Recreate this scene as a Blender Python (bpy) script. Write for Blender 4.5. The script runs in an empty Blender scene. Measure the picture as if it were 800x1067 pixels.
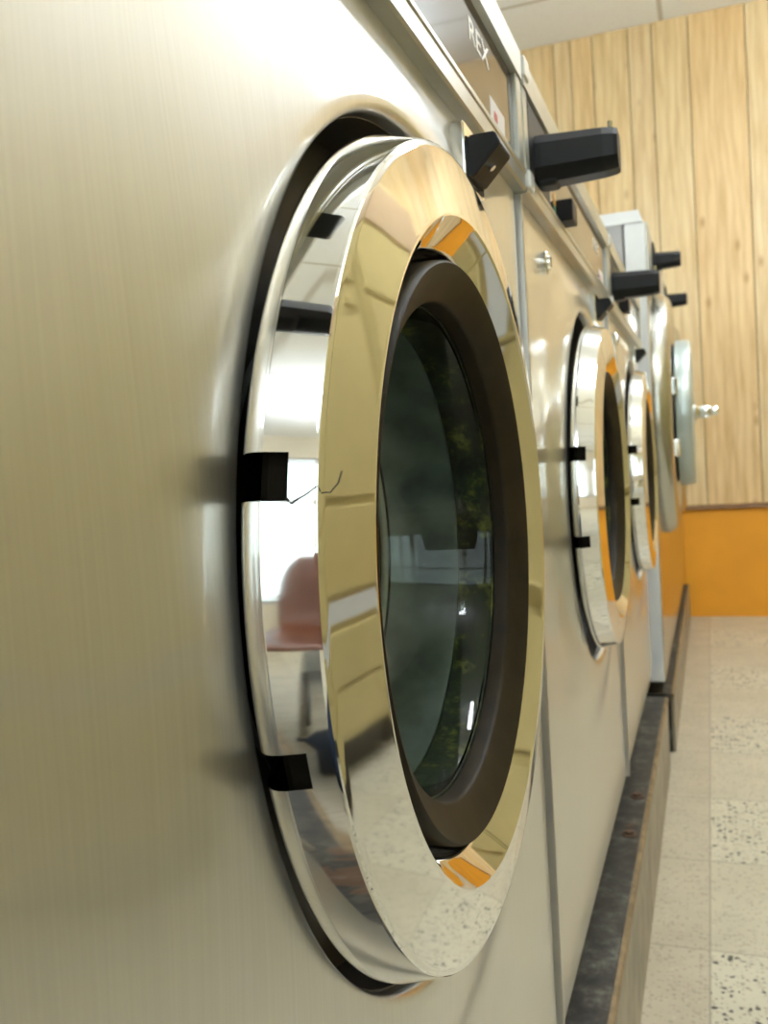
import bpy, bmesh, math, random
from mathutils import Vector, Matrix
random.seed(7)
PI = math.pi
S = bpy.context.scene
COL = S.collection

# ------------------------------------------------------------------ materials
def new_mat(name):
    m = bpy.data.materials.new(name); m.use_nodes = True
    nt = m.node_tree
    return m, nt, nt.nodes['Principled BSDF']

def N(nt, kind, **kw):
    n = nt.nodes.new(kind)
    for k, v in kw.items(): setattr(n, k, v)
    return n

def MA(nt, op, a, b=None, c=None):
    n = nt.nodes.new('ShaderNodeMath'); n.operation = op
    for i, s in enumerate((a, b, c)):
        if s is None: continue
        if isinstance(s, (int, float)): n.inputs[i].default_value = s
        else: nt.links.new(s, n.inputs[i])
    return n.outputs[0]

def MIX(nt, fac, a, b, blend='MIX'):
    n = nt.nodes.new('ShaderNodeMix'); n.data_type = 'RGBA'; n.blend_type = blend
    for k, s in ((0, fac), (6, a), (7, b)):
        if isinstance(s, (int, float)): n.inputs[k].default_value = s
        elif isinstance(s, tuple): n.inputs[k].default_value = (*s, 1)
        else: nt.links.new(s, n.inputs[k])
    return n.outputs[2]

def noise(nt, vec, scale, detail=3, rough=.5):
    n = N(nt, 'ShaderNodeTexNoise'); n.inputs['Scale'].default_value = scale
    n.inputs['Detail'].default_value = detail; n.inputs['Roughness'].default_value = rough
    if vec is not None: nt.links.new(vec, n.inputs['Vector'])
    return n.outputs['Fac']

def coords(nt, scale=(1, 1, 1)):
    t = N(nt, 'ShaderNodeTexCoord'); mp = N(nt, 'ShaderNodeMapping')
    mp.inputs['Scale'].default_value = scale
    nt.links.new(t.outputs['Object'], mp.inputs['Vector'])
    return mp.outputs['Vector']

def ramp(nt, fac, stops, interp='LINEAR'):
    r = N(nt, 'ShaderNodeValToRGB'); r.color_ramp.interpolation = interp
    el = r.color_ramp.elements
    while len(el) < len(stops): el.new(.5)
    for e, (p, c) in zip(el, stops): e.position = p; e.color = (*c, 1)
    nt.links.new(fac, r.inputs['Fac'])
    return r.outputs['Color']

def bump(nt, b, h, strength=.1, dist=.001):
    n = N(nt, 'ShaderNodeBump'); n.inputs['Strength'].default_value = strength
    n.inputs['Distance'].default_value = dist
    nt.links.new(h, n.inputs['Height']); nt.links.new(n.outputs['Normal'], b.inputs['Normal'])

def plain(name, col, rough=.5, metal=0., spec=.5, var=.0, vscale=30, bmp=0.):
    m, nt, b = new_mat(name)
    b.inputs['Roughness'].default_value = rough; b.inputs['Metallic'].default_value = metal
    b.inputs['Specular IOR Level'].default_value = spec
    f = noise(nt, coords(nt), vscale, 4)
    lo = tuple(c * (1 - var) for c in col); hi = tuple(min(1, c * (1 + var)) for c in col)
    nt.links.new(ramp(nt, f, [(.3, lo), (.7, hi)]), b.inputs['Base Color'])
    if bmp: bump(nt, b, f, bmp, .0006)
    return m

def brushed(name, col, rough, aniso, scale=(60, 900, 6), dents=.0, var=.06, coat=0.):
    m, nt, b = new_mat(name)
    b.inputs['Metallic'].default_value = 1
    f = noise(nt, coords(nt, scale), 1, 3, .6)
    lo = tuple(c * (1 - var) for c in col); hi = tuple(c * (1 + var) for c in col)
    nt.links.new(ramp(nt, f, [(.3, lo), (.7, hi)]), b.inputs['Base Color'])
    g = noise(nt, coords(nt), 5, 2)
    nt.links.new(MA(nt, 'MULTIPLY_ADD', g, .10, rough - .05), b.inputs['Roughness'])
    b.inputs['Anisotropic'].default_value = aniso
    b.inputs['Coat Weight'].default_value = coat; b.inputs['Coat Roughness'].default_value = .10; b.inputs['Coat IOR'].default_value = 1.7
    t = N(nt, 'ShaderNodeTangent', direction_type='RADIAL', axis='Z')
    nt.links.new(t.outputs[0], b.inputs['Tangent'])
    d = noise(nt, coords(nt, (3, 3, 2.2)), 1.6, 1)
    b1 = N(nt, 'ShaderNodeBump'); b1.inputs['Strength'].default_value = dents; b1.inputs['Distance'].default_value = .02
    nt.links.new(d, b1.inputs['Height'])
    b2 = N(nt, 'ShaderNodeBump'); b2.inputs['Strength'].default_value = .10; b2.inputs['Distance'].default_value = .0002
    nt.links.new(f, b2.inputs['Height']); nt.links.new(b1.outputs[0], b2.inputs['Normal'])
    nt.links.new(b2.outputs[0], b.inputs['Normal'])
    return m

def chrome(name, col=(.88, .88, .86), rough=.03, wav=.06):
    m, nt, b = new_mat(name)
    b.inputs['Metallic'].default_value = 1
    c = coords(nt)
    sm = noise(nt, c, 14, 5, .65)
    nt.links.new(ramp(nt, sm, [(.35, tuple(x * .93 for x in col)), (.6, col)]), b.inputs['Base Color'])
    nt.links.new(MA(nt, 'MULTIPLY_ADD', sm, .09, max(rough - .045, 0)), b.inputs['Roughness'])
    w = noise(nt, c, 22, 1)
    bump(nt, b, w, wav, .002)
    return m

def terrazzo():
    m, nt, b = new_mat('terrazzo_tiles')
    T = .2965
    t = N(nt, 'ShaderNodeTexCoord'); sp = N(nt, 'ShaderNodeSeparateXYZ')
    nt.links.new(t.outputs['Object'], sp.inputs[0])
    u = MA(nt, 'DIVIDE', MA(nt, 'SUBTRACT', sp.outputs[0], .111), T)
    w = MA(nt, 'DIVIDE', MA(nt, 'SUBTRACT', sp.outputs[1], 1.333), T)
    fu, fw = MA(nt, 'FLOOR', u), MA(nt, 'FLOOR', w)
    odd = MA(nt, 'FLOORED_MODULO', MA(nt, 'ADD', fu, fw), 2)
    right = MA(nt, 'GREATER_THAN', fu, -.5)
    coarse = MA(nt, 'MULTIPLY', odd, right)
    ob = t.outputs['Object']
    def chips(scale, size, keep, sc=(1, 1, 1)):
        v = N(nt, 'ShaderNodeTexVoronoi'); v.inputs['Scale'].default_value = scale
        mp = N(nt, 'ShaderNodeMapping'); mp.inputs['Scale'].default_value = sc
        wn = N(nt, 'ShaderNodeTexNoise'); wn.inputs['Scale'].default_value = scale * 1.7
        nt.links.new(ob, wn.inputs['Vector'])
        ad = N(nt, 'ShaderNodeVectorMath', operation='MULTIPLY_ADD')
        ad.inputs[1].default_value = (.9 / scale,) * 3
        nt.links.new(wn.outputs['Color'], ad.inputs[0]); nt.links.new(ob, ad.inputs[2])
        nt.links.new(ad.outputs[0], mp.inputs['Vector'])
        nt.links.new(mp.outputs[0], v.inputs['Vector'])
        s = N(nt, 'ShaderNodeSeparateColor'); nt.links.new(v.outputs['Color'], s.inputs[0])
        near = MA(nt, 'LESS_THAN', v.outputs['Distance'], MA(nt, 'MULTIPLY_ADD', s.outputs[1], size * .7, size * .5))
        return MA(nt, 'MULTIPLY', near, MA(nt, 'LESS_THAN', s.outputs[0], keep)), s.outputs[2]
    big, r1 = chips(100, .40, .36)
    mid, r2 = chips(150, .45, .32)
    fin, r3 = chips(190, .5, .35)
    cl = noise(nt, ob, 9, 4)
    base_f = ramp(nt, cl, [(.3, (.44, .39, .29)), (.7, (.54, .48, .36))])
    base_c = ramp(nt, cl, [(.3, (.55, .52, .40)), (.7, (.64, .60, .47))])
    col = MIX(nt, right, base_f, MIX(nt, coarse, MIX(nt, .5, base_f, base_c), base_c))
    finec = ramp(nt, r3, [(.0, (.34, .24, .16)), (.5, (.42, .36, .28)), (1, (.62, .58, .5))])
    col = MIX(nt, MA(nt, 'MULTIPLY', fin, .75), col, finec)
    midc = ramp(nt, r2, [(0, (.12, .11, .10)), (.6, (.30, .24, .19)), (1, (.40, .36, .30))])
    col = MIX(nt, MA(nt, 'MULTIPLY', mid, MA(nt, 'MULTIPLY_ADD', coarse, .30, .42)), col, midc)
    bigc = ramp(nt, r1, [(0, (.025, .025, .025)), (.8, (.06, .055, .05)), (1, (.16, .13, .1))])
    col = MIX(nt, MA(nt, 'MULTIPLY', big, coarse), col, bigc)
    def edge(f, s):
        fr = MA(nt, 'SUBTRACT', s, f)
        d = MA(nt, 'MINIMUM', fr, MA(nt, 'SUBTRACT', 1, fr))
        return MA(nt, 'LESS_THAN', d, .006)
    g = MA(nt, 'MAXIMUM', edge(fu, u), edge(fw, w))
    col = MIX(nt, MA(nt, 'MULTIPLY', g, .55), col, (.25, .21, .16))
    nt.links.new(col, b.inputs['Base Color'])
    b.inputs['Roughness'].default_value = .38
    return m

def panelling():
    m, nt, b = new_mat('knotty_wood_panelling')
    g = N(nt, 'ShaderNodeNewGeometry')
    t = N(nt, 'ShaderNodeTexCoord')
    # each board gets its own stretch of grain
    off = N(nt, 'ShaderNodeCombineXYZ')
    nt.links.new(MA(nt, 'MULTIPLY', g.outputs['Random Per Island'], 37), off.inputs[2])
    nt.links.new(MA(nt, 'MULTIPLY', g.outputs['Random Per Island'], 11), off.inputs[0])
    ad = N(nt, 'ShaderNodeVectorMath', operation='ADD')
    nt.links.new(t.outputs['Object'], ad.inputs[0]); nt.links.new(off.outputs[0], ad.inputs[1])
    mp = N(nt, 'ShaderNodeMapping'); mp.inputs['Scale'].default_value = (1, 1, .10)
    nt.links.new(ad.outputs[0], mp.inputs['Vector'])
    f1 = noise(nt, mp.outputs[0], 42, 4, .55)
    mp2 = N(nt, 'ShaderNodeMapping'); mp2.inputs['Scale'].default_value = (1, 1, .16)
    nt.links.new(ad.outputs[0], mp2.inputs['Vector'])
    wv = N(nt, 'ShaderNodeTexWave', wave_type='BANDS', bands_direction='X')
    wv.inputs['Scale'].default_value = 9; wv.inputs['Distortion'].default_value = 9
    wv.inputs['Detail'].default_value = 2; wv.inputs['Detail Scale'].default_value = 1.2
    nt.links.new(mp2.outputs[0], wv.inputs['Vector'])
    c = ramp(nt, f1, [(.3, (.63, .47, .25)), (.5, (.76, .605, .37)), (.75, (.83, .71, .47))])
    c = MIX(nt, MA(nt, 'MULTIPLY', MA(nt, 'POWER', wv.outputs['Fac'], 2.0), .26), c, (.52, .34, .15))
    kn = N(nt, 'ShaderNodeTexVoronoi'); kn.inputs['Scale'].default_value = 6.5
    mk = N(nt, 'ShaderNodeMapping'); mk.inputs['Scale'].default_value = (1.6, 1, .8)
    nt.links.new(ad.outputs[0], mk.inputs['Vector']); nt.links.new(mk.outputs[0], kn.inputs['Vector'])
    kf = MA(nt, 'SUBTRACT', 1, MA(nt, 'MINIMUM', MA(nt, 'MULTIPLY', kn.outputs['Distance'], 6), 1))
    c = MIX(nt, MA(nt, 'MULTIPLY', kf, .75), c, (.36, .18, .06))
    tint = ramp(nt, g.outputs['Random Per Island'], [(0, (.92, .87, .80)), (.35, (1.0, .99, .97)), (.7, (1.0, .97, .89)), (1, (1.0, .90, .76))])
    c = MIX(nt, 1., c, tint, 'MULTIPLY')
    nt.links.new(c, b.inputs['Base Color'])
    b.inputs['Roughness'].default_value = .45
    return m

def ceiling_tiles():
    m, nt, b = new_mat('ceiling_tiles')
    t = N(nt, 'ShaderNodeTexCoord'); sp = N(nt, 'ShaderNodeSeparateXYZ')
    nt.links.new(t.outputs['Object'], sp.inputs[0])
    def line(s, o, T):
        u = MA(nt, 'DIVIDE', MA(nt, 'SUBTRACT', s, o), T)
        fr = MA(nt, 'FRACT', u)
        return MA(nt, 'LESS_THAN', MA(nt, 'MINIMUM', fr, MA(nt, 'SUBTRACT', 1, fr)), .009 / T)
    g = MA(nt, 'MAXIMUM', line(sp.outputs[0], .02, .61), line(sp.outputs[1], 3.615, .61))
    f = noise(nt, t.outputs['Object'], 160, 3)
    c = ramp(nt, f, [(.35, (.84, .87, .90)), (.5, (.90, .93, .96))])
    nt.links.new(MIX(nt, g, c, (.58, .57, .54)), b.inputs['Base Color'])
    b.inputs['Roughness'].default_value = .8
    return m

def grime():
    m, nt, b = new_mat('grimy_plinth_top')
    c = coords(nt)
    f = noise(nt, c, 34, 8, .75); h = noise(nt, c, 9, 3)
    col = ramp(nt, f, [(.34, (.010, .009, .007)), (.5, (.035, .031, .024)), (.6, (.10, .095, .078)), (.72, (.25, .24, .21))])
    col = MIX(nt, MA(nt, 'MULTIPLY', MA(nt, 'GREATER_THAN', h, .62), .5), col, (.16, .07, .025))
    nt.links.new(col, b.inputs['Base Color'])
    b.inputs['Roughness'].default_value = .45
    bump(nt, b, f, .4, .002)
    return m

def emit(name, col, s):
    m, nt, b = new_mat(name)
    b.inputs['Base Color'].default_value = (.8, .8, .8, 1)
    b.inputs['Emission Color'].default_value = (*col, 1); b.inputs['Emission Strength'].default_value = s
    return m

def clear_glass(name, col, rough=0.):
    m, nt, b = new_mat(name)
    b.inputs['Base Color'].default_value = (*col, 1)
    b.inputs['Transmission Weight'].default_value = 1; b.inputs['Roughness'].default_value = rough
    b.inputs['IOR'].default_value = 1.32; b.inputs['Specular IOR Level'].default_value = .3
    return m

def window_glass():
    m, nt, b = new_mat('window_glass')
    tr = N(nt, 'ShaderNodeBsdfTransparent'); gl = N(nt, 'ShaderNodeBsdfGlossy'); mx = N(nt, 'ShaderNodeMixShader')
    tr.inputs[0].default_value = (.93, .97, .95, 1); gl.inputs['Roughness'].default_value = .02
    fr = N(nt, 'ShaderNodeFresnel'); nt.links.new(fr.outputs[0], mx.inputs[0])
    nt.links.new(tr.outputs[0], mx.inputs[1]); nt.links.new(gl.outputs[0], mx.inputs[2])
    nt.links.new(mx.outputs[0], nt.nodes['Material Output'].inputs[0])
    return m

def algae():
    m, nt, b = new_mat('dirty_glass_seal')
    c = coords(nt)
    f = noise(nt, c, 55, 5, .75)
    col = ramp(nt, f, [(.40, (.008, .009, .004)), (.55, (.03, .035, .012)), (.66, (.17, .17, .03)), (.78, (.30, .29, .12))])
    nt.links.new(col, b.inputs['Base Color']); b.inputs['Roughness'].default_value = .5
    bump(nt, b, f, .5, .001)
    return m

def glossy_panel():
    m, nt, b = new_mat('tinted_glossy_fascia')
    f = noise(nt, coords(nt), 8, 3)
    nt.links.new(ramp(nt, f, [(.3, (.055, .036, .022)), (.7, (.07, .047, .03))]), b.inputs['Base Color'])
    b.inputs['Roughness'].default_value = .07; b.inputs['IOR'].default_value = 1.6
    return m

M = {}
M['panel'] = brushed('brushed_stainless', (.67, .665, .635), .43, .4, dents=.04, var=.04, coat=.9)
M['panel2'] = brushed('satin_stainless', (.60, .57, .52), .17, .3, dents=.03)
M['cab'] = plain('grey_cabinet_side', (.36, .36, .36), .45, var=.04)
M['white'] = plain('white_enamel', (.74, .76, .78), .3, var=.02)
M['chrome'] = chrome('polished_chrome')
M['chrome2'] = chrome('flange_stainless', (.52, .52, .47), .26, .03)
M['doordisc'] = plain('pale_satin_door', (.50, .57, .56), .30, .45, var=.03)
M['frame'] = plain('grey_satin_frame', (.46, .46, .41), .30, .5, var=.05)
M['bright'] = plain('bright_white_metal', (.80, .80, .77), .25, .2, var=.03)
M['fascia'] = glossy_panel()
M['gasket'] = plain('brown_door_gasket', (.020, .0145, .0075), .5, spec=.15, var=.25, vscale=60, bmp=.1)
M['rubber'] = plain('dark_rubber', (.018, .018, .019), .45, var=.2)
M['black'] = plain('black_moulded_plastic', (.007, .007, .0075), .45, spec=.25, var=.2, vscale=80)
M['brown'] = plain('brown_bakelite', (.055, .035, .02), .35, var=.2)
M['dark'] = plain('dark_interior', (.01, .01, .01), .7, var=.1)
M['algae'] = algae()
M['glass'] = clear_glass('green_tinted_bowl_glass', (.80, .90, .84))
M['void'] = plain('matt_black_hollow_shade', (.012, .010, .007), .9, spec=0, var=.1)  # black stands for the unlit hollow behind the ring notches
M['recess_shade'] = plain('dark_brown_recess_shade', (.035, .028, .018), .45, var=.2)  # dark brown puts the shade of the door recess into the colour
M['collar'] = plain('limescaled_collar', (.17, .18, .165), .35, var=.35, vscale=40)
M['scale'] = plain('pale_limescale', (.50, .48, .42), .6, var=.15, vscale=60)
M['trim'] = plain('pale_edge_trim', (.55, .54, .53), .3, .9, var=.05)
M['drum'] = plain('drum_steel', (.42, .42, .40), .3, 1., var=.1, vscale=90)
M['grime'] = grime()
M['curb'] = plain('scuffed_plinth_front', (.29, .25, .18), .4, var=.3, vscale=22)
M['rust'] = plain('rusty_iron', (.10, .055, .03), .7, var=.4, vscale=120)
M['edge'] = plain('worn_plinth_edging', (.22, .155, .085), .45, .2, var=.35, vscale=50)
M['terr'] = terrazzo()
M['wood'] = panelling()
M['groove'] = plain('dark_board_groove', (.16, .09, .04), .7, var=.1)
M['orange'] = plain('orange_painted_wall', (.82, .36, .02), .5, var=.05, vscale=6)
M['rail'] = plain('dark_wood_moulding', (.20, .10, .035), .4, var=.2)
M['ceil'] = ceiling_tiles()
M['wall'] = plain('cream_plaster', (.66, .62, .52), .7, var=.03)
M['lamp'] = emit('fluorescent_diffuser', (.92, .99, 1.03), 32.)
M['lampframe'] = plain('white_lamp_frame', (.75, .75, .72), .4, var=.02)
M['win'] = window_glass()
M['alu'] = plain('window_aluminium', (.55, .56, .56), .35, .8, var=.05)
M['gold'] = plain('harvest_gold_enamel', (.61, .505, .235), .3, var=.05, vscale=5)
M['tan'] = plain('tan_enamel', (.55, .40, .26), .35, var=.05)
M['goldtrim'] = plain('dark_trim', (.06, .05, .04), .4, var=.1)
M['letter'] = plain('white_lettering', (.85, .84, .80), .4, var=.02)
M['red'] = plain('red_print', (.45, .06, .05), .5, var=.05)
M['label'] = plain('pale_paper_label', (.70, .66, .66), .5, var=.03)
M['green'] = plain('green_sticker', (.05, .22, .12), .5, var=.05)
M['orlab'] = plain('orange_sticker', (.65, .33, .08), .5, var=.05)
M['pave'] = plain('pavement', (.45, .44, .42), .8, var=.08)
M['navy'] = plain('navy_cloth', (.015, .03, .07), .8, var=.2)
M['chairbrown'] = plain('brown_moulded_plastic', (.13, .038, .013), .4, var=.05)
M['wedgebrown'] = M['brown']

# ------------------------------------------------------------------ mesh helpers
def obj(name, bm, mat, parent=None, smooth=False, loc=None):
    me = bpy.data.meshes.new(name); bm.to_mesh(me); bm.free()
    if smooth:
        for p in me.polygons: p.use_smooth = True
    for mm in (mat if isinstance(mat, (list, tuple)) else [mat]): me.materials.append(mm)
    o = bpy.data.objects.new(name, me); COL.objects.link(o)
    if parent is not None: o.parent = parent
    if loc: o.location = loc
    return o

def autosmooth(o, ang=35):
    me = o.data
    bm = bmesh.new(); bm.from_mesh(me)
    for f in bm.faces: f.smooth = True
    for e in bm.edges:
        if len(e.link_faces) == 2 and e.calc_face_angle(0) > math.radians(ang): e.smooth = False
    bm.to_mesh(me); bm.free()
    return o

def box(bm, x0, x1, y0, y1, z0, z1, bev=0., seg=2, mi=0):
    r = bmesh.ops.create_cube(bm, size=1)
    vs = r['verts']
    for v in vs:
        v.co = Vector((x0 + (v.co.x + .5) * (x1 - x0), y0 + (v.co.y + .5) * (y1 - y0), z0 + (v.co.z + .5) * (z1 - z0)))
    fs = set(f for v in vs for f in v.link_faces)
    for f in fs: f.material_index = mi
    if bev:
        es = list(set(e for v in vs for e in v.link_edges))
        bmesh.ops.bevel(bm, geom=es, offset=bev, segments=seg, profile=.5, affect='EDGES')

def lathe(bm, prof, n=96, c=(0, 0, 0), closed=False, mi=0, skip=None, off=None):
    """profile of (x, R) turned about the +X axis through c"""
    rings = []
    for q, (x, R) in enumerate(prof):
        oy = off[q] if off else 0
        if R <= 1e-6:
            rings.append([bm.verts.new((c[0] + x, c[1], c[2]))]); continue
        rings.append([bm.verts.new((c[0] + x, c[1] + oy + R * math.cos(2 * PI * k / n), c[2] + R * math.sin(2 * PI * k / n))) for k in range(n)])
    pairs = list(zip(range(len(rings) - 1), range(1, len(rings))))
    if closed: pairs.append((len(rings) - 1, 0))
    for i, j in pairs:
        a, b = rings[i], rings[j]
        if len(a) == 1 and len(b) == 1: continue
        for k in range(n):
            if skip and skip(i, 360. * (k + .5) / n): continue
            k2 = (k + 1) % n
            if len(a) == 1: f = bm.faces.new((a[0], b[k2], b[k]))
            elif len(b) == 1: f = bm.faces.new((a[k], a[k2], b[0]))
            else: f = bm.faces.new((a[k], a[k2], b[k2], b[k]))
            f.material_index = mi
    return rings

def prism(bm, pts, axis, lo, hi, mi=0):
    """extrude a 2D outline along an axis ('x','y','z'); pts are the other two coordinates in order"""
    def mk(p, t):
        if axis == 'y': return (p[0], t, p[1])
        if axis == 'x': return (t, p[0], p[1])
        return (p[0], p[1], t)
    a = [bm.verts.new(mk(p, lo)) for p in pts]; b = [bm.verts.new(mk(p, hi)) for p in pts]
    n = len(pts); fs = [bm.faces.new(a[::-1]), bm.faces.new(b)]
    for i in range(n): fs.append(bm.faces.new((a[i], a[(i + 1) % n], b[(i + 1) % n], b[i])))
    for f in fs: f.material_index = mi
    bmesh.ops.recalc_face_normals(bm, faces=fs)
    return fs

def tube(bm, pts, r, n=6):
    rings = []
    P = [Vector(p) for p in pts]
    for i, p in enumerate(P):
        d = (P[min(i + 1, len(P) - 1)] - P[max(i - 1, 0)]).normalized()
        u = d.orthogonal().normalized(); w = d.cross(u)
        rr = r[i] if isinstance(r, (list, tuple)) else r
        rings.append([bm.verts.new(p + rr * (math.cos(2 * PI * k / n) * u + math.sin(2 * PI * k / n) * w)) for k in range(n)])
    for a, b in zip(rings, rings[1:]):
        for k in range(n): bm.faces.new((a[k], a[(k + 1) % n], b[(k + 1) % n], b[k]))
    bm.faces.new(rings[0][::-1]); bm.faces.new(rings[-1])

def tag(o, label=None, cat=None, group=None, kind=None):
    if label: o['label'] = label
    if cat: o['category'] = cat
    if group: o['group'] = group
    if kind: o['kind'] = kind
    return o

def thing(name, label, cat, loc, group=None, rz=0):
    o = bpy.data.objects.new(name, None); COL.objects.link(o)
    o.empty_display_size = .05; o.location = loc; o.rotation_euler = (0, 0, rz)
    return tag(o, label, cat, group)

def copy_tree(o, loc, label, group=None):
    def rec(src, par):
        c = src.copy(); COL.objects.link(c)
        if par is not None: c.parent = par
        for ch in src.children: rec(ch, c)
        return c
    r = rec(o, None); r.location = loc; r['label'] = label
    if group: r['group'] = group
    return r

def struct(name, bm, mat, smooth=False):
    return tag(obj(name, bm, mat, None, smooth), kind='structure')

# ------------------------------------------------------------------ room
XL, XR, YF, YB, ZC = -.80, 2.60, -2.40, 4.006, 2.4537
bm = bmesh.new(); box(bm, XL - .1, XR + .1, YF - .1, YB + .1, -.1, 0); struct('floor', bm, M['terr'])
bm = bmesh.new(); box(bm, XL - .1, XR + .1, YF - .1, YB + .1, ZC, ZC + .1); struct('ceiling', bm, M['ceil'])
bm = bmesh.new(); box(bm, XL - .1, XL, YF - .1, YB + .1, 0, ZC); struct('wall_left', bm, M['wall'])
# back wall: grooved random-width boards above a painted dado
seams = [-.80, -.66, -.565, -.42, -.3498, -.2595, -.1154, -.0205, .121, .3345, .425, .57, .66, .80, 1.01, 1.10, 1.25, 1.34, 1.48, 1.69, 1.78, 1.93, 2.02, 2.16, 2.37, 2.46, 2.60]
bm = bmesh.new()
for a, b in zip(seams, seams[1:]):
    box(bm, a + .0016, b - .0016, YB, YB + .02, .452, ZC, .0012, 1)
box(bm, XL, XR, YB + .006, YB + .1, .452, ZC, mi=1)
box(bm, XL, XR, YB + .004, YB + .1, 0, .452, mi=2)
struct('wall_back', bm, [M['wood'], M['groove'], M['orange']])
bm = bmesh.new()
prism(bm, [(YB + .004, .450), (YB - .010, .450), (YB - .013, .455), (YB - .011, .463), (YB - .004, .467), (YB, .470)], 'x', XL, XR)
struct('trim_1', bm, M['rail'])
# right wall
bm = bmesh.new()
y = YF
while y < YB:
    w = random.choice((.09, .14, .21)); y2 = min(y + w, YB)
    box(bm, XR, XR + .02, y + .0016, y2 - .0016, 0, ZC)
    y = y2
box(bm, XR + .006, XR + .1, YF, YB, 0, ZC, mi=1)
struct('wall_right', bm, [M['wood'], M['groove']])
# front wall with shop windows
WIN = [(-.55, .45), (.55, 1.45), (1.55, 2.45)]
bm = bmesh.new()
Z0, Z1 = .42, 2.15
box(bm, XL, XR, YF - .1, YF, 0, Z0); box(bm, XL, XR, YF - .1, YF, Z1, ZC)
xs = [XL] + [q for w in WIN for q in w] + [XR]
for a, b in zip(xs[0::2], xs[1::2]): box(bm, a, b, YF - .1, YF, Z0, Z1)
struct('wall_front', bm, M['wall'])
for i, (a, b) in enumerate(WIN):
    bm = bmesh.new()
    for q in ((a, a + .04), (b - .04, b)): box(bm, q[0], q[1], YF - .08, YF - .03, Z0, Z1)
    for q in ((Z0, Z0 + .04), (Z1 - .04, Z1), (1.55, 1.59)): box(bm, a, b, YF - .08, YF - .03, q[0], q[1])
    w = struct('window_%d' % (i + 1), bm, M['alu'])
    bm = bmesh.new(); box(bm, a + .03, b - .03, YF - .058, YF - .052, Z0 + .03, Z1 - .03)
    obj('window_pane', bm, M['win'], w)
bm = bmesh.new(); box(bm, -6, 8, YF - 9, YF - .1, -.1, -.02); struct('ground', bm, M['pave'])

# ceiling lights
def pendant(x0, x1, y0, y1, z, label):
    t = thing('ceiling_light', label, 'ceiling light', ((x0 + x1) / 2, (y0 + y1) / 2, z), 'suspended fluorescent lights')
    hx, hy = (x1 - x0) / 2, (y1 - y0) / 2
    bm = bmesh.new()
    for q in (-1, 1): box(bm, -hx - .004, hx + .004, q * (hy - .010) - .010, q * (hy - .010) + .010, -.004, .064, .004, 2)
    box(bm, -.012, .012, -hy + .004, hy - .004, .052, .066, .002, 1)
    obj('lamp_frame', bm, M['lampframe'], t)
    for q in (-1, 1):
        bm = bmesh.new(); tube(bm, [(0, q * hy * .7, .060), (0, q * hy * .7, ZC - z)], .006, 8); obj('hanger_rod', bm, M['lampframe'], t)
    bm = bmesh.new(); prism(bm, [(-hx, .045), (-hx, .016), (-hx * .8, 0), (hx * .8, 0), (hx, .016), (hx, .045), (hx * .6, .052), (-hx * .6, .052)], 'y', -hy + .02, hy - .02)
    obj('diffuser', bm, M['lamp'], t)
pendant(.50, .66, 2.10, 2.62, 2.13, 'suspended fluorescent light over the aisle, mirrored bright on the near steel panel above the door')
pendant(1.95, 2.25, -.10, 1.10, 2.18, 'added suspended fill light behind the gold dryers, brightening the end wall')  # added lamp out of view, raises the end wall brightness
pendant(1.08, 1.17, 3.25, 3.70, 2.27, 'added narrow suspended fill light washing the wood-panelled end wall and ceiling')  # added off-frame to wash the end wall and ceiling with light
pendant(.42, .52, .60, 1.20, 2.20, 'added suspended fill light above the aisle, lighting the gold dryer fronts')  # added off-frame to light the gold fronts that the panel mirrors
pendant(.34, .44, -1.9, -1.2, 2.25, 'narrow suspended fluorescent light over the aisle behind the near washer')

# ------------------------------------------------------------------ front-load washers
W = .66; HW = .3265; PZ = .165           # pitch, half panel width, plinth height
DZ = .6788 - PZ                            # door centre above the plinth
def zz(z): return z - PZ

def front_panel_mesh():
    bm = bmesh.new()
    cy, cz = .0288, .6788 - PZ
    y0, y1, z0, z1 = -HW, HW, zz(.222), zz(.9345)
    # angles: uniform + the four corners
    A = [2 * PI * k / 160 for k in range(160)]
    A += [math.atan2(z - cz, y - cy) % (2 * PI) for y in (y0, y1) for z in (z0, z1)]
    A = sorted(set(A))
    def rect(a, ins):
        c, s = math.cos(a), math.sin(a)
        ty = ((y1 - ins - cy) / c) if c > 1e-9 else ((y0 + ins - cy) / c if c < -1e-9 else 1e9)
        tz = ((z1 - ins - cz) / s) if s > 1e-9 else ((z0 + ins - cz) / s if s < -1e-9 else 1e9)
        t = min(ty, tz); return (cy + t * c, cz + t * s), t
    H = .0080
    loops = []
    for x, R in [(-.002, .2022), (.0028, .2023), (.0056, .2030), (.0073, .2044), (H, .2064)]:
        loops.append([bm.verts.new((x, cy + R * math.cos(a), cz + R * math.sin(a))) for a in A])
    Ro = [min(.300, rect(a, 0)[1] - .0075) for a in A]
    for k in range(1, 17):
        u = k / 16.; h = H * (1 - u * u * u * (10 - 15 * u + 6 * u * u))
        loops.append([bm.verts.new((h, cy + (.2064 + (ro - .2064) * u) * math.cos(a), cz + (.2064 + (ro - .2064) * u) * math.sin(a))) for a, ro in zip(A, Ro)])
    loops.append([bm.verts.new((0, cy + (ro + .001) * math.cos(a), cz + (ro + .001) * math.sin(a))) for a, ro in zip(A, Ro)])
    for ins, x in ((.0052, 0), (.0042, 0), (.0012, -.0012), (0, -.004), (0, -.028)):
        L = []
        for a in A:
            (yy, z_), t = rect(a, ins)
            L.append(bm.verts.new((x, yy, z_)))
        loops.append(L)
    n = len(A)
    for a, b in zip(loops, loops[1:]):
        for k in range(n):
            bm.faces.new((a[k], b[k], b[(k + 1) % n], a[(k + 1) % n]))
    bmesh.ops.recalc_face_normals(bm, faces=bm.faces)
    return bm

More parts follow.
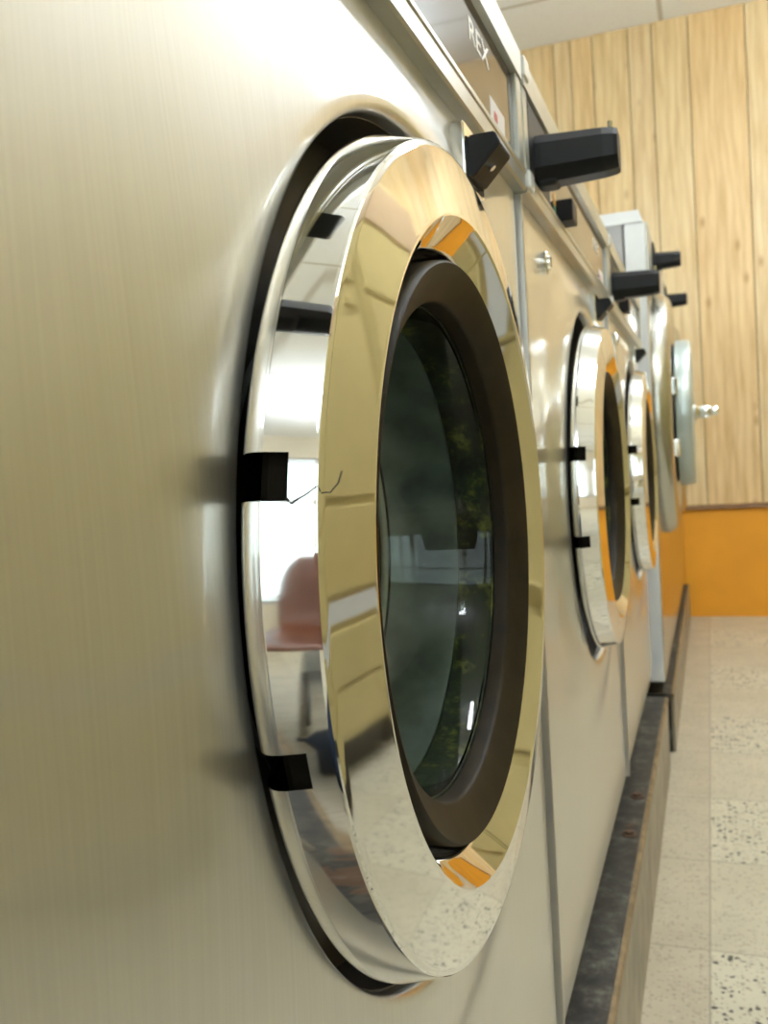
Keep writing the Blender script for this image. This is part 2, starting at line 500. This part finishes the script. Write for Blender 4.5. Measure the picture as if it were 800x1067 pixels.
RINGP = [(0.00900, 0.16000), (0.00950, 0.17400), (0.01010, 0.17780), (0.01110, 0.18010), (0.01240, 0.18180), (0.01400, 0.18275), (0.01580, 0.18310), (0.01860, 0.18285), (0.01900, 0.18274), (0.02240, 0.18184), (0.02620, 0.18083), (0.03000, 0.17981), (0.03340, 0.17890), (0.03380, 0.17880), (0.03450, 0.17855), (0.03500, 0.17800), (0.03530, 0.17710), (0.03550, 0.17620), (0.03559, 0.17540), (0.03680, 0.16400), (0.03803, 0.15250), (0.03810, 0.15180), (0.03820, 0.15100), (0.03810, 0.15030), (0.03760, 0.14970), (0.03710, 0.14900), (0.02840, 0.13700), (0.02790, 0.13630), (0.02680, 0.13560), (0.01800, 0.13500), (0.00900, 0.13450)]
RINGO = [0.00000, 0.00000, 0.00000, 0.00000, 0.00000, 0.00000, 0.00000, 0.00000, 0.00000, 0.00000, 0.00000, 0.00000, 0.00000, 0.00000, 0.00000, 0.00000, 0.00015, 0.00048, 0.00077, 0.00494, 0.00914, 0.00940, 0.00940, 0.00940, 0.00940, 0.00940, 0.00000, 0.00000, 0.00000, 0.00000, 0.00000]   # the opening sits slightly off the ring's centre
def notch(i, deg):
    # two square cut-outs in the back edge of the ring on its latch side
    d = deg % 360
    if 164.8 < d < 169.2 or 192.6 < d < 196.6: return 1 <= i <= 9
    return False

def coin_slide(parent, y, z, L=.069):
    bm = bmesh.new()
    box(bm, .004, .0085, y - .040, y + .06, z - .0215, z + .042, .001, 1)
    pl = obj('coin_slide_plate', bm, M['black'], parent)
    bm = bmesh.new()
    # bar: chamfered section swept along x, slightly scooped at its free end
    sec = [(-.020, .012), (-.014, .020), (.014, .020), (.020, .014), (.020, -.010), (.012, -.019), (-.010, -.019), (-.020, -.008)]
    st = [(.0086, 1.0), (.014, 1.0), (L - .012, .90), (L - .003, .84), (L, .78)]
    R = [[bm.verts.new((x, y + a * s, z + b * s)) for a, b in sec] for x, s in st]
    for p, q in zip(R, R[1:]):
        for k in range(8): bm.faces.new((p[k], p[(k + 1) % 8], q[(k + 1) % 8], q[k]))
    bm.faces.new(R[0][::-1]); bm.faces.new(R[-1])
    bmesh.ops.recalc_face_normals(bm, faces=bm.faces)
    obj('slide_bar', bm, M['black'], pl)
    bm = bmesh.new(); box(bm, .0086, .026, y - .012, y + .012, z - .0215, z - .012, .003, 2)
    obj('slide_guide', bm, M['black'], pl)
    bm = bmesh.new(); tube(bm, [(L - .006, y - .006, z + .010), (L - .006, y - .006, z + .024)], .0022, 8)
    obj('slide_pin', bm, M['chrome'], pl)
    return pl

def text_bm(txt, size):
    cu = bpy.data.curves.new('t', 'FONT'); cu.body = txt; cu.size = size; cu.extrude = .0002; cu.resolution_u = 3
    to = bpy.data.objects.new('t', cu); COL.objects.link(to)
    dg = bpy.context.evaluated_depsgraph_get()
    me = bpy.data.meshes.new_from_object(to.evaluated_get(dg))
    bm = bmesh.new(); bm.from_mesh(me)
    bpy.data.objects.remove(to); bpy.data.curves.remove(cu); bpy.data.meshes.remove(me)
    return bm

def make_washer():
    t = thing('front_load_washer', 'nearest stainless front-load washer, its chrome porthole filling the middle of the picture', 'washing machine', (0, 1.07 - W, PZ), 'stainless washers in the row')
    # cabinet shell (open towards the door panel)
    bm = bmesh.new()
    D = -.72
    box(bm, D, -.026, -HW + .003, -HW + .006, zz(.222), zz(1.060)); box(bm, D, -.026, HW - .006, HW - .003, zz(.222), zz(1.060))
    box(bm, D, -.026, -HW + .003, HW - .003, zz(1.055), zz(1.062)); box(bm, D, -.026, -HW + .003, HW - .003, zz(.222), zz(.227))
    box(bm, D, D + .004, -HW + .003, HW - .003, zz(.222), zz(1.060))
    obj('cabinet', bm, M['cab'], t)
    bm = bmesh.new(); box(bm, -.68, -.035, -.30, .30, .001, zz(.2215)); obj('base_frame', bm, M['dark'], t)
    o = obj('front_panel', front_panel_mesh(), M['panel'], t); autosmooth(o, 40)
    # tub front closes the recess behind the door
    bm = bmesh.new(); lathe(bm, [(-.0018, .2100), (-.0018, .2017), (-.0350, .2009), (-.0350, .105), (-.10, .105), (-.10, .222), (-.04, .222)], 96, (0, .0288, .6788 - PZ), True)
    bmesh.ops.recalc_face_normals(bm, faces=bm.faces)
    autosmooth(obj('tub_front', bm, M['recess_shade'], t))
    bm = bmesh.new(); lathe(bm, [(-.101, .112), (-.104, .24), (-.50, .24), (-.50, 0)], 64, (0, 0, DZ))
    for k in range(3):
        a = 2 * PI * k / 3 + .5
        tube(bm, [(-.12, .225 * math.cos(a), DZ + .225 * math.sin(a)), (-.49, .225 * math.cos(a), DZ + .225 * math.sin(a))], .02, 8)
    autosmooth(obj('drum', bm, M['drum'], t))
    # door
    bm = bmesh.new(); lathe(bm, RINGP, 480, (0, 0, DZ), True, skip=notch, off=RINGO)
    bmesh.ops.recalc_face_normals(bm, faces=bm.faces)
    ring = autosmooth(obj('door_ring', bm, M['chrome'], t), 24)
    bm = bmesh.new(); lathe(bm, [(.0130, .160), (.0140, .1735), (.0180, .1770), (.0260, .1755), (.0320, .1700), (.0345, .1580), (.0290, .1450), (.0250, .1390), (.0130, .1372)], 128, (0, 0, DZ), True)
    bmesh.ops.recalc_face_normals(bm, faces=bm.faces)
    obj('ring_hollow_shade', bm, M['void'], ring)  # added black filler so the notches read as dark hollows
    bm = bmesh.new(); lathe(bm, [(-.020, .1312), (.030, .1308), (.0335, .1303), (.0344, .1293), (.0342, .1283), (.0262, .1142), (.0254, .1134), (.0240, .1130), (.0175, .1126), (.0175, .1170), (-.020, .1190)], 128, (0, 0, DZ), True)
    bmesh.ops.recalc_face_normals(bm, faces=bm.faces)
    autosmooth(obj('door_gasket', bm, M['gasket'], ring), 50)
    bm = bmesh.new()
    fr = [(.0160, .1118), (.0158, .1100), (.0110, .1080), (.0020, .1060), (-.0200, .1010), (-.0400, .0930), (-.0560, .0800), (-.0660, .0600), (-.0710, .0350), (-.0725, 0)]
    bk = [(-.0785, 0), (-.0770, .0370), (-.0720, .0630), (-.0610, .0845), (-.0440, .0985), (-.0220, .1060), (.0000, .1095), (.0080, .1118)]
    lathe(bm, fr + bk, 128, (0, 0, DZ), True)
    bmesh.ops.recalc_face_normals(bm, faces=bm.faces)
    gl = autosmooth(obj('door_glass', bm, M['glass'], ring), 50)
    bm = bmesh.new(); lathe(bm, [(.0165, .1124), (.0165, .1168), (-.004, .1175), (-.004, .1122), (.004, .1124)], 128, (0, 0, DZ), True)
    bmesh.ops.recalc_face_normals(bm, faces=bm.faces)
    autosmooth(obj('glass_seal', bm, M['algae'], ring))
    bm = bmesh.new(); lathe(bm, [(-.0045, .1118), (-.0300, .1078), (-.0345, .1070), (-.0400, .1055), (-.0440, .1035), (-.0450, .1150), (-.0045, .1180)], 128, (0, 0, DZ), True)
    bmesh.ops.recalc_face_normals(bm, faces=bm.faces)
    autosmooth(obj('glass_collar', bm, M['collar'], ring))
    bm = bmesh.new(); lathe(bm, [(-.0470 + .0024 * math.cos(2 * PI * k / 8), .1008 + .0024 * math.sin(2 * PI * k / 8)) for k in range(8)], 96, (0, 0, DZ), True)
    bmesh.ops.recalc_face_normals(bm, faces=bm.faces); autosmooth(obj('limescale_line', bm, M['scale'], ring), 80)
    # raised edge strip down the left side of the door panel
    bm = bmesh.new(); box(bm, -.020, .0046, -HW - .0016, -HW + .0014, zz(.222), zz(.930), .0008, 1)
    obj('edge_trim', bm, M['trim'], t)
    # door latch: black wedge on a bright plate, under the control frame
    bm = bmesh.new(); box(bm, .0003, .0092, .128, .176, zz(.884), zz(.9215), .0012, 2)
    la = obj('latch_plate', bm, M['chrome'], t)
    bm = bmesh.new(); prism(bm, [(.0093, zz(.9150)), (.0255, zz(.9150)), (.0285, zz(.9075)), (.0115, zz(.8900)), (.0093, zz(.8900))], 'y', .138, .170)
    bmesh.ops.bevel(bm, geom=list(bm.edges), offset=.0008, segments=2, affect='EDGES')
    obj('latch_handle', bm, M['black'], la)
    bm = bmesh.new(); tube(bm, [(.0195, .150, zz(.8985)), (.0210, .150, zz(.8965))], .0022, 10); obj('latch_screw', bm, M['chrome'], la)
    # control frame and fascia
    y0, y1 = -HW, HW
    bm = bmesh.new()
    prism(bm, [(-.012, zz(.9305)), (.0080, zz(.9305)), (.0095, zz(.9320)), (.0095, zz(.9430)), (.0105, zz(.9440)), (.0105, zz(.9470)), (.0080, zz(.9475)), (-.012, zz(.9475))], 'y', y0, y1)
    prism(bm, [(-.030, zz(1.0680)), (.0080, zz(1.0410)), (.0105, zz(1.0385)), (.0105, zz(1.0160)), (.0050, zz(1.0152)), (-.030, zz(1.0200))], 'y', y0, y1)
    box(bm, -.028, .0092, y0, y0 + .018, zz(.9470), zz(1.0360), .0012, 2)
    box(bm, -.028, .0092, y1 - .018, y1, zz(.9470), zz(1.0360), .0012, 2)
    obj('control_frame', bm, M['frame'], t)
    for z0, z1 in ((.9345, .9485), (1.0225, 1.0385)):
        bm = bmesh.new(); box(bm, .0040, .0125, y0 - .0010, y0 + .0185, zz(z0), zz(z1), .0014, 2); obj('corner_bracket', bm, M['bright'], t)
    bm = bmesh.new(); box(bm, -.016, .0055, y0 + .0185, y1 - .0185, zz(.9478), zz(1.0148)); fa = obj('control_fascia', bm, M['fascia'], t)
    bm = text_bm('REX', .0205)
    # lettering runs along +Y, facing the aisle
    for v in bm.verts:
        a, b, c = v.co; v.co = Vector((.0056 + c, .170 + a * 1.55, zz(.9870) + b))
    bmesh.ops.recalc_face_normals(bm, faces=bm.faces)
    obj('lettering', bm, M['letter'], fa)
    bm = bmesh.new(); box(bm, .0050, .0057, .225, .272, zz(.9485), zz(.970)); lb = obj('paper_label', bm, M['label'], fa)
    bm = bmesh.new(); box(bm, .0050, .0059, .236, .246, zz(.957), zz(.963)); obj('label_print', bm, M['red'], lb)
    coin_slide(t, -.262, zz(.971), .077)
    bm = bmesh.new(); box(bm, .0055, .0215, -.147, -.114, zz(.9490), zz(.9700), .0015, 2); obj('coin_return', bm, M['black'], t)
    bm = bmesh.new(); box(bm, .0050, .0057, -.163, -.150, zz(.962), zz(.974)); obj('price_sticker', bm, M['orlab'], fa)
    bm = bmesh.new(); box(bm, .0050, .0057, -.163, -.150, zz(.949), zz(.9618)); obj('price_sticker', bm, M['green'], fa)
    # keyed cam lock
    bm = bmesh.new(); lathe(bm, [(0, .0105), (.004, .0105), (.0052, .0092), (.0052, .0072), (.0075, .0066), (.0078, 0)], 24, (0, -.212, zz(.897)))
    lk = autosmooth(obj('cam_lock', bm, M['chrome'], t))
    bm = bmesh.new(); box(bm, .0075, .0081, -.213, -.211, zz(.8925), zz(.9015)); obj('keyhole', bm, M['dark'], lk)
    return t, ring

w1, ring1 = make_washer()
copy_tree(w1, (0, 1.07, PZ), 'second stainless washer from the camera, between the big near porthole and the smallest one')
copy_tree(w1, (0, 1.73, PZ), 'third and farthest stainless washer, standing next to the white-sided large machine')
# hairline crack in the chrome of the near door only (washer-local coordinates)
bm = bmesh.new()
def on_ring(x, deg, lift=-.0001):
    for (xa, ra), (xb, rb) in zip(RINGP[4:], RINGP[5:]):
        if xa <= x <= xb and xb > xa:
            R = ra + (rb - ra) * (x - xa) / (xb - xa); break
    a = math.radians(deg); R += lift
    return (x + lift, R * math.cos(a), DZ + R * math.sin(a))
ctl = ((.0259, 169.2), (.0275, 169.7), (.0300, 169.2), (.0325, 168.6), (.0345, 168.2), (.0352, 168.7), (.0359, 168.5), (.0364, 167.2), (.0367, 165.4))
pts = []
for (xa, da), (xb, db) in zip(ctl, ctl[1:]):
    for k in range(4): pts.append(on_ring(xa + (xb - xa) * k / 4, da + (db - da) * k / 4 + .05 * math.sin(7 * (len(pts)))))
tube(bm, pts, [.00045 * (1 - .75 * k / len(pts)) for k in range(len(pts))], 5)
obj('crack', bm, M['dark'], ring1)

# ------------------------------------------------------------------ larger machines at the far end
def large_washer(yc, hw, label, with_door=True):
    t = thing('large_washer', label, 'washing machine', (.02, yc, .14), 'large washers beyond the row')
    b = .14
    bm = bmesh.new()
    box(bm, -.74, -.052, -hw, -hw + .02, .03, 1.095, .001, 1); box(bm, -.74, -.052, hw - .02, hw, .03, 1.095, .001, 1)
    box(bm, -.74, -.72, -hw + .02, hw - .02, .03, 1.095); box(bm, -.72, -.052, -hw + .02, hw - .02, .03, .05); box(bm, -.72, -.052, -hw + .02, hw - .02, 1.07, 1.095)
    obj('cabinet', bm, M['cab'], t)
    bm = bmesh.new(); box(bm, -.70, -.06, -hw + .03, hw - .03, .001, .03); obj('base_frame', bm, M['dark'], t)
    for s in (-1, 1):
        bm = bmesh.new(); box(bm, -.048, -.003, s * (hw - .015) - .015, s * (hw - .015) + .015, .03, 1.095, .002, 2); obj('corner_post', bm, M['white'], t)
    bm = bmesh.new(); prism(bm, [(-.74, 1.097), (-.004, 1.097), (-.014, 1.125), (-.74, 1.125)], 'y', -hw, hw); obj('top_cap', bm, M['white'], t)
    bm = bmesh.new(); box(bm, -.045, 0, -hw + .002, hw - .002, .03, .955, .003, 2); obj('front_panel', bm, M['panel2'], t)
    bm = bmesh.new(); box(bm, -.045, .004, -hw + .002, hw - .002, .9765, 1.0835); fa = obj('control_panel', bm, M['frame'], t)
    bm = bmesh.new(); box(bm, -.045, .004, -hw + .002, hw - .002, .957, .976, .002, 2); box(bm, -.045, .004, -hw + .002, hw - .002, 1.084, 1.096, .002, 2); obj('control_frame', bm, M['frame'], t)
    cz = .806 - b
    bm = bmesh.new(); lathe(bm, [(.001, .312), (.006, .313), (.016, .311), (.027, .305), (.035, .296), (.039, .286), (.040, .275), (.037, .205), (.034, .195), (.010, .190)], 96, (0, 0, cz))
    autosmooth(obj('porthole_flange', bm, M['chrome2'], t), 50)
    bm = bmesh.new(); lathe(bm, [(.002, .1905), (.006, .150), (.001, .08), (-.001, 0)], 64, (0, 0, cz))
    autosmooth(obj('porthole_glass', bm, M['dark'], t), 60)
    pl = coin_slide(t, -.13, 1.180 - b, .070)
    if with_door:
        bm = bmesh.new()
        lathe(bm, [(.0410, .165), (.0440, .188), (.0480, .1895), (.0760, .1880), (.0800, .1860), (.0820, .1820), (.0830, .150), (.0830, 0)], 96, (0, 0, cz))
        lathe(bm, [(.0410, .165), (.0410, 0)], 96, (0, 0, cz))
        bmesh.ops.remove_doubles(bm, verts=bm.verts, dist=1e-5)
        bmesh.ops.recalc_face_normals(bm, faces=bm.faces)
        d = autosmooth(obj('door', bm, M['doordisc'], t), 40)
        bm = bmesh.new(); lathe(bm, [(.0335, .180), (.0405, .176), (.0405, .10), (.0335, .10)], 64, (0, 0, cz), True); bmesh.ops.recalc_face_normals(bm, faces=bm.faces)
        obj('door_seal', bm, M['rubber'], d)
        bm = bmesh.new()
        lathe(bm, [(.0825, .022), (.088, .023), (.092, .019), (.098, .014), (.104, .0165), (.112, .0175), (.120, .0165), (.126, .012), (.136, .0135), (.143, .011), (.146, 0)], 24, (0, 0, cz))
        box(bm, .100, .124, -.012, .012, -.018 + cz, -.010 + cz, .003, 2)
        autosmooth(obj('door_handle', bm, M['chrome'], d), 40)
        for z in (.06, -.09):
            bm = bmesh.new(); box(bm, .030, .052, -.196, -.170, cz + z - .022, cz + z + .022, .004, 2); obj('hinge', bm, M['chrome'], d)
    return t
large_washer(2.53, .33, 'large washer with white corner post and thick round door with chrome handle')
large_washer(3.195, .33, 'large washer half hidden behind the thick round door, last coin machine before the wall', False)
t = thing('end_cabinet', 'narrow stainless cabinet filling the gap by the orange wall', 'cabinet', (.02, 3.763, .14))
bm = bmesh.new(); box(bm, -.74, -.03, -.235, .235, .03, 1.04); obj('cabinet_body', bm, M['cab'], t)
bm = bmesh.new(); box(bm, -.029, 0, -.235, .235, .03, 1.04, .003, 2); obj('front_panel', bm, M['panel2'], t)
bm = bmesh.new(); box(bm, -.70, -.05, -.22, .22, .001, .03); obj('base_frame', bm, M['dark'], t)

# ------------------------------------------------------------------ plinths
def plinth(y0, y1, xf, h, label):
    t = thing('machine_plinth', label, 'plinth', (0, (y0 + y1) / 2, 0), 'plinths under the machines')
    hy = (y1 - y0) / 2
    bm = bmesh.new(); box(bm, -.79, xf - .006, -hy, hy, 0, h); obj('slab', bm, M['grime'], t)
    bm = bmesh.new()
    n = max(1, round((y1 - y0) / .66)); L = (y1 - y0) / n
    for k in range(n): box(bm, xf - .0055, xf, -hy + k * L + .002, -hy + (k + 1) * L - .002, 0, h - .009, .001, 1)
    obj('front_board', bm, M['curb'], t)
    bm = bmesh.new(); prism(bm, [(xf - .0055, h - .0085), (xf + .0010, h - .0085), (xf + .0010, h - .002), (xf - .001, h), (xf - .0055, h)], 'y', -hy, hy)
    obj('edging', bm, M['edge'], t)
    return t
pl1 = plinth(-1.4, 2.085, .0285, .165, 'grimy dark plinth with worn brown edging under the stainless washers')
for y in (.66, .80, 1.32, 1.47):
    bm = bmesh.new(); lathe(bm, [(0, .011), (.002, .011), (.003, .007), (.007, .007), (.008, 0)], 12)
    bm.transform(Matrix.Translation((.008, y - .3425, .165)) @ Matrix.Rotation(-PI / 2, 4, 'Y'))
    obj('rusty_bolt', bm, M['rust'], pl1)
plinth(2.21, 3.99, .036, .14, 'lower scuffed plinth under the large machines, ending at the orange wall')

# ------------------------------------------------------------------ across the aisle (seen mirrored in the chrome)
def make_dryer(loc, label):
    t = thing('tumble_dryer', label, 'dryer', loc, 'gold dryers across the aisle')
    bm = bmesh.new(); box(bm, .004, .62, -.36, .36, .10, 1.62, .006, 2); obj('cabinet', bm, M['gold'], t)
    bm = bmesh.new(); box(bm, .05, .60, -.35, .35, 0, .10); obj('toe_kick', bm, M['goldtrim'], t)
    bm = bmesh.new(); box(bm, -.004, .004, -.345, .345, .395, .445, .001, 1); obj('trim_strip', bm, M['white'], t)
    for z0, z1 in ((.125, .235), (.245, .375), (.46, .66), (.68, 1.20), (1.22, 1.42)):
        bm = bmesh.new(); box(bm, -.008, .0035, -.335, .335, z0, z1, .003, 2); d = obj('access_door', bm, M['gold'], t)
        bm = bmesh.new(); box(bm, -.016, -.0085, .24, .30, z1 - .05, z1 - .03, .002, 2); obj('door_pull', bm, M['gold'], d)
    bm = bmesh.new(); box(bm, -.006, .0035, -.335, .335, 1.44, 1.60, .002, 1); obj('control_panel', bm, M['tan'], t)
    return t
d0 = make_dryer((.90, .10, 0), 'gold dryer across the aisle opposite the nearest washer, seen mirrored in chrome')
copy_tree(d0, (.90, .84, 0), 'second gold dryer across the aisle, opposite the middle washer')
copy_tree(d0, (.90, 1.58, 0), 'third gold dryer across the aisle, opposite the farthest stainless washer')
copy_tree(d0, (.90, 2.32, 0), 'fourth gold dryer across the aisle, opposite the large washer')

# ------------------------------------------------------------------ added stand-ins for the person mirrored in the near ring's side
t = thing('standin_chair', 'brown moulded chair added as stand-in for the person mirrored in the near chrome ring', 'chair', (.27, -.74, 0), None, .12)  # gives the brown reflection of an arm; no chair stands here
bm = bmesh.new()
prof = [(.24, .440), (.22, .455), (.10, .435), (-.06, .425), (-.16, .440), (-.205, .500), (-.235, .64), (-.255, .80), (-.262, .83)]
rows = []
for i, (y, z) in enumerate(prof):
    hw = (.20, .215, .22, .22, .215, .215, .215, .19, .15)[i]; dish = (.0, .012, .022, .026, .03, .035, .03, .02, .01)[i]
    rows.append([bm.verts.new((hw * q, y + (dish * q * q if i > 4 else 0), z + (dish * q * q if i <= 4 else 0))) for q in (-1, -.75, -.4, 0, .4, .75, 1)])
for a, b in zip(rows, rows[1:]):
    for k in range(6): bm.faces.new((a[k], a[k + 1], b[k + 1], b[k]))
bmesh.ops.recalc_face_normals(bm, faces=bm.faces)
o = obj('seat_shell', bm, M['chairbrown'], t, True)
md = o.modifiers.new('thick', 'SOLIDIFY'); md.thickness = .008
md = o.modifiers.new('sub', 'SUBSURF'); md.levels = 1; md.render_levels = 2
for sx in (-1, 1):
    for y, dy in ((.13, .05), (-.14, -.06)):
        bm = bmesh.new(); tube(bm, [(sx * .15, y, .432), (sx * .19, y + dy, .012)], .011, 10); l = obj('leg', bm, M['chrome'], t)
        bm = bmesh.new(); tube(bm, [(sx * .19, y + dy, .016), (sx * .191, y + dy * 1.01, 0)], .014, 10); obj('rubber_foot', bm, M['rubber'], l)
t = thing('standin_bag', 'navy cloth bag added as stand-in for the jeans mirrored in the near chrome ring', 'bag', (.272, -.34, 0))  # added for the dark blue reflection of jeans; no bag stands here
bm = bmesh.new()
random.seed(3)
rg = [(0, .15), (.0, .19), (.05, .225), (.14, .235), (.24, .21), (.31, .15), (.345, .075), (.36, .045), (.385, .06), (.41, .085)]
rr = []
for z, r in rg: rr.append([bm.verts.new((r * (1 + .07 * math.sin(5 * a + z * 20) + .03 * math.sin(11 * a)) * math.cos(a) + .12 * z, r * (1 + .06 * math.sin(4 * a + 1 + z * 9)) * .85 * math.sin(a), z)) for a in [2 * PI * k / 40 for k in range(40)]])
for a, b in zip(rr, rr[1:]):
    for k in range(40): bm.faces.new((a[k], a[(k + 1) % 40], b[(k + 1) % 40], b[k]))
bm.faces.new(rr[0][::-1])
obj('bag_body', bm, M['navy'], t, True)
bm = bmesh.new(); tube(bm, [(.043 + .05 * math.cos(2 * PI * k / 24), .045 * math.sin(2 * PI * k / 24), .36) for k in range(25)], .006, 8); obj('drawstring', bm, M['letter'], t)

# ------------------------------------------------------------------ world, camera, render look
wd = bpy.data.worlds.new('World'); S.world = wd; wd.use_nodes = True
bg = wd.node_tree.nodes['Background']; bg.inputs[0].default_value = (.86, .95, 1., 1); bg.inputs[1].default_value = 2.2

cd = bpy.data.cameras.new('camera'); cam = bpy.data.objects.new('camera', cd); COL.objects.link(cam)
R_ = Vector((0.93990901, 0.33595069, -0.06089493)); U_ = Vector((0.0394666, 0.07025404, 0.99674809)); F_ = Vector((-0.33913632, 0.93925582, -0.05277357))
mw = Matrix((( R_.x, U_.x, -F_.x, .1388), (R_.y, U_.y, -F_.y, 0), (R_.z, U_.z, -F_.z, .7206), (0, 0, 0, 1)))
cam.matrix_world = mw
cd.sensor_fit = 'VERTICAL'; cd.sensor_height = 36; cd.lens = 948.46 / 1067 * 36
cd.clip_start = .01; cd.clip_end = 60
cd.dof.use_dof = True; cd.dof.focus_distance = .36; cd.dof.aperture_fstop = 20
S.camera = cam
S.view_settings.view_transform = 'Standard'; S.view_settings.look = 'None'
S.view_settings.gamma = 1; S.view_settings.use_curve_mapping = False
S.view_settings.exposure = 0.70
try:
    S.cycles.use_denoising = True
    S.cycles.max_bounces = 10; S.cycles.sample_clamp_indirect = 6
except Exception: pass
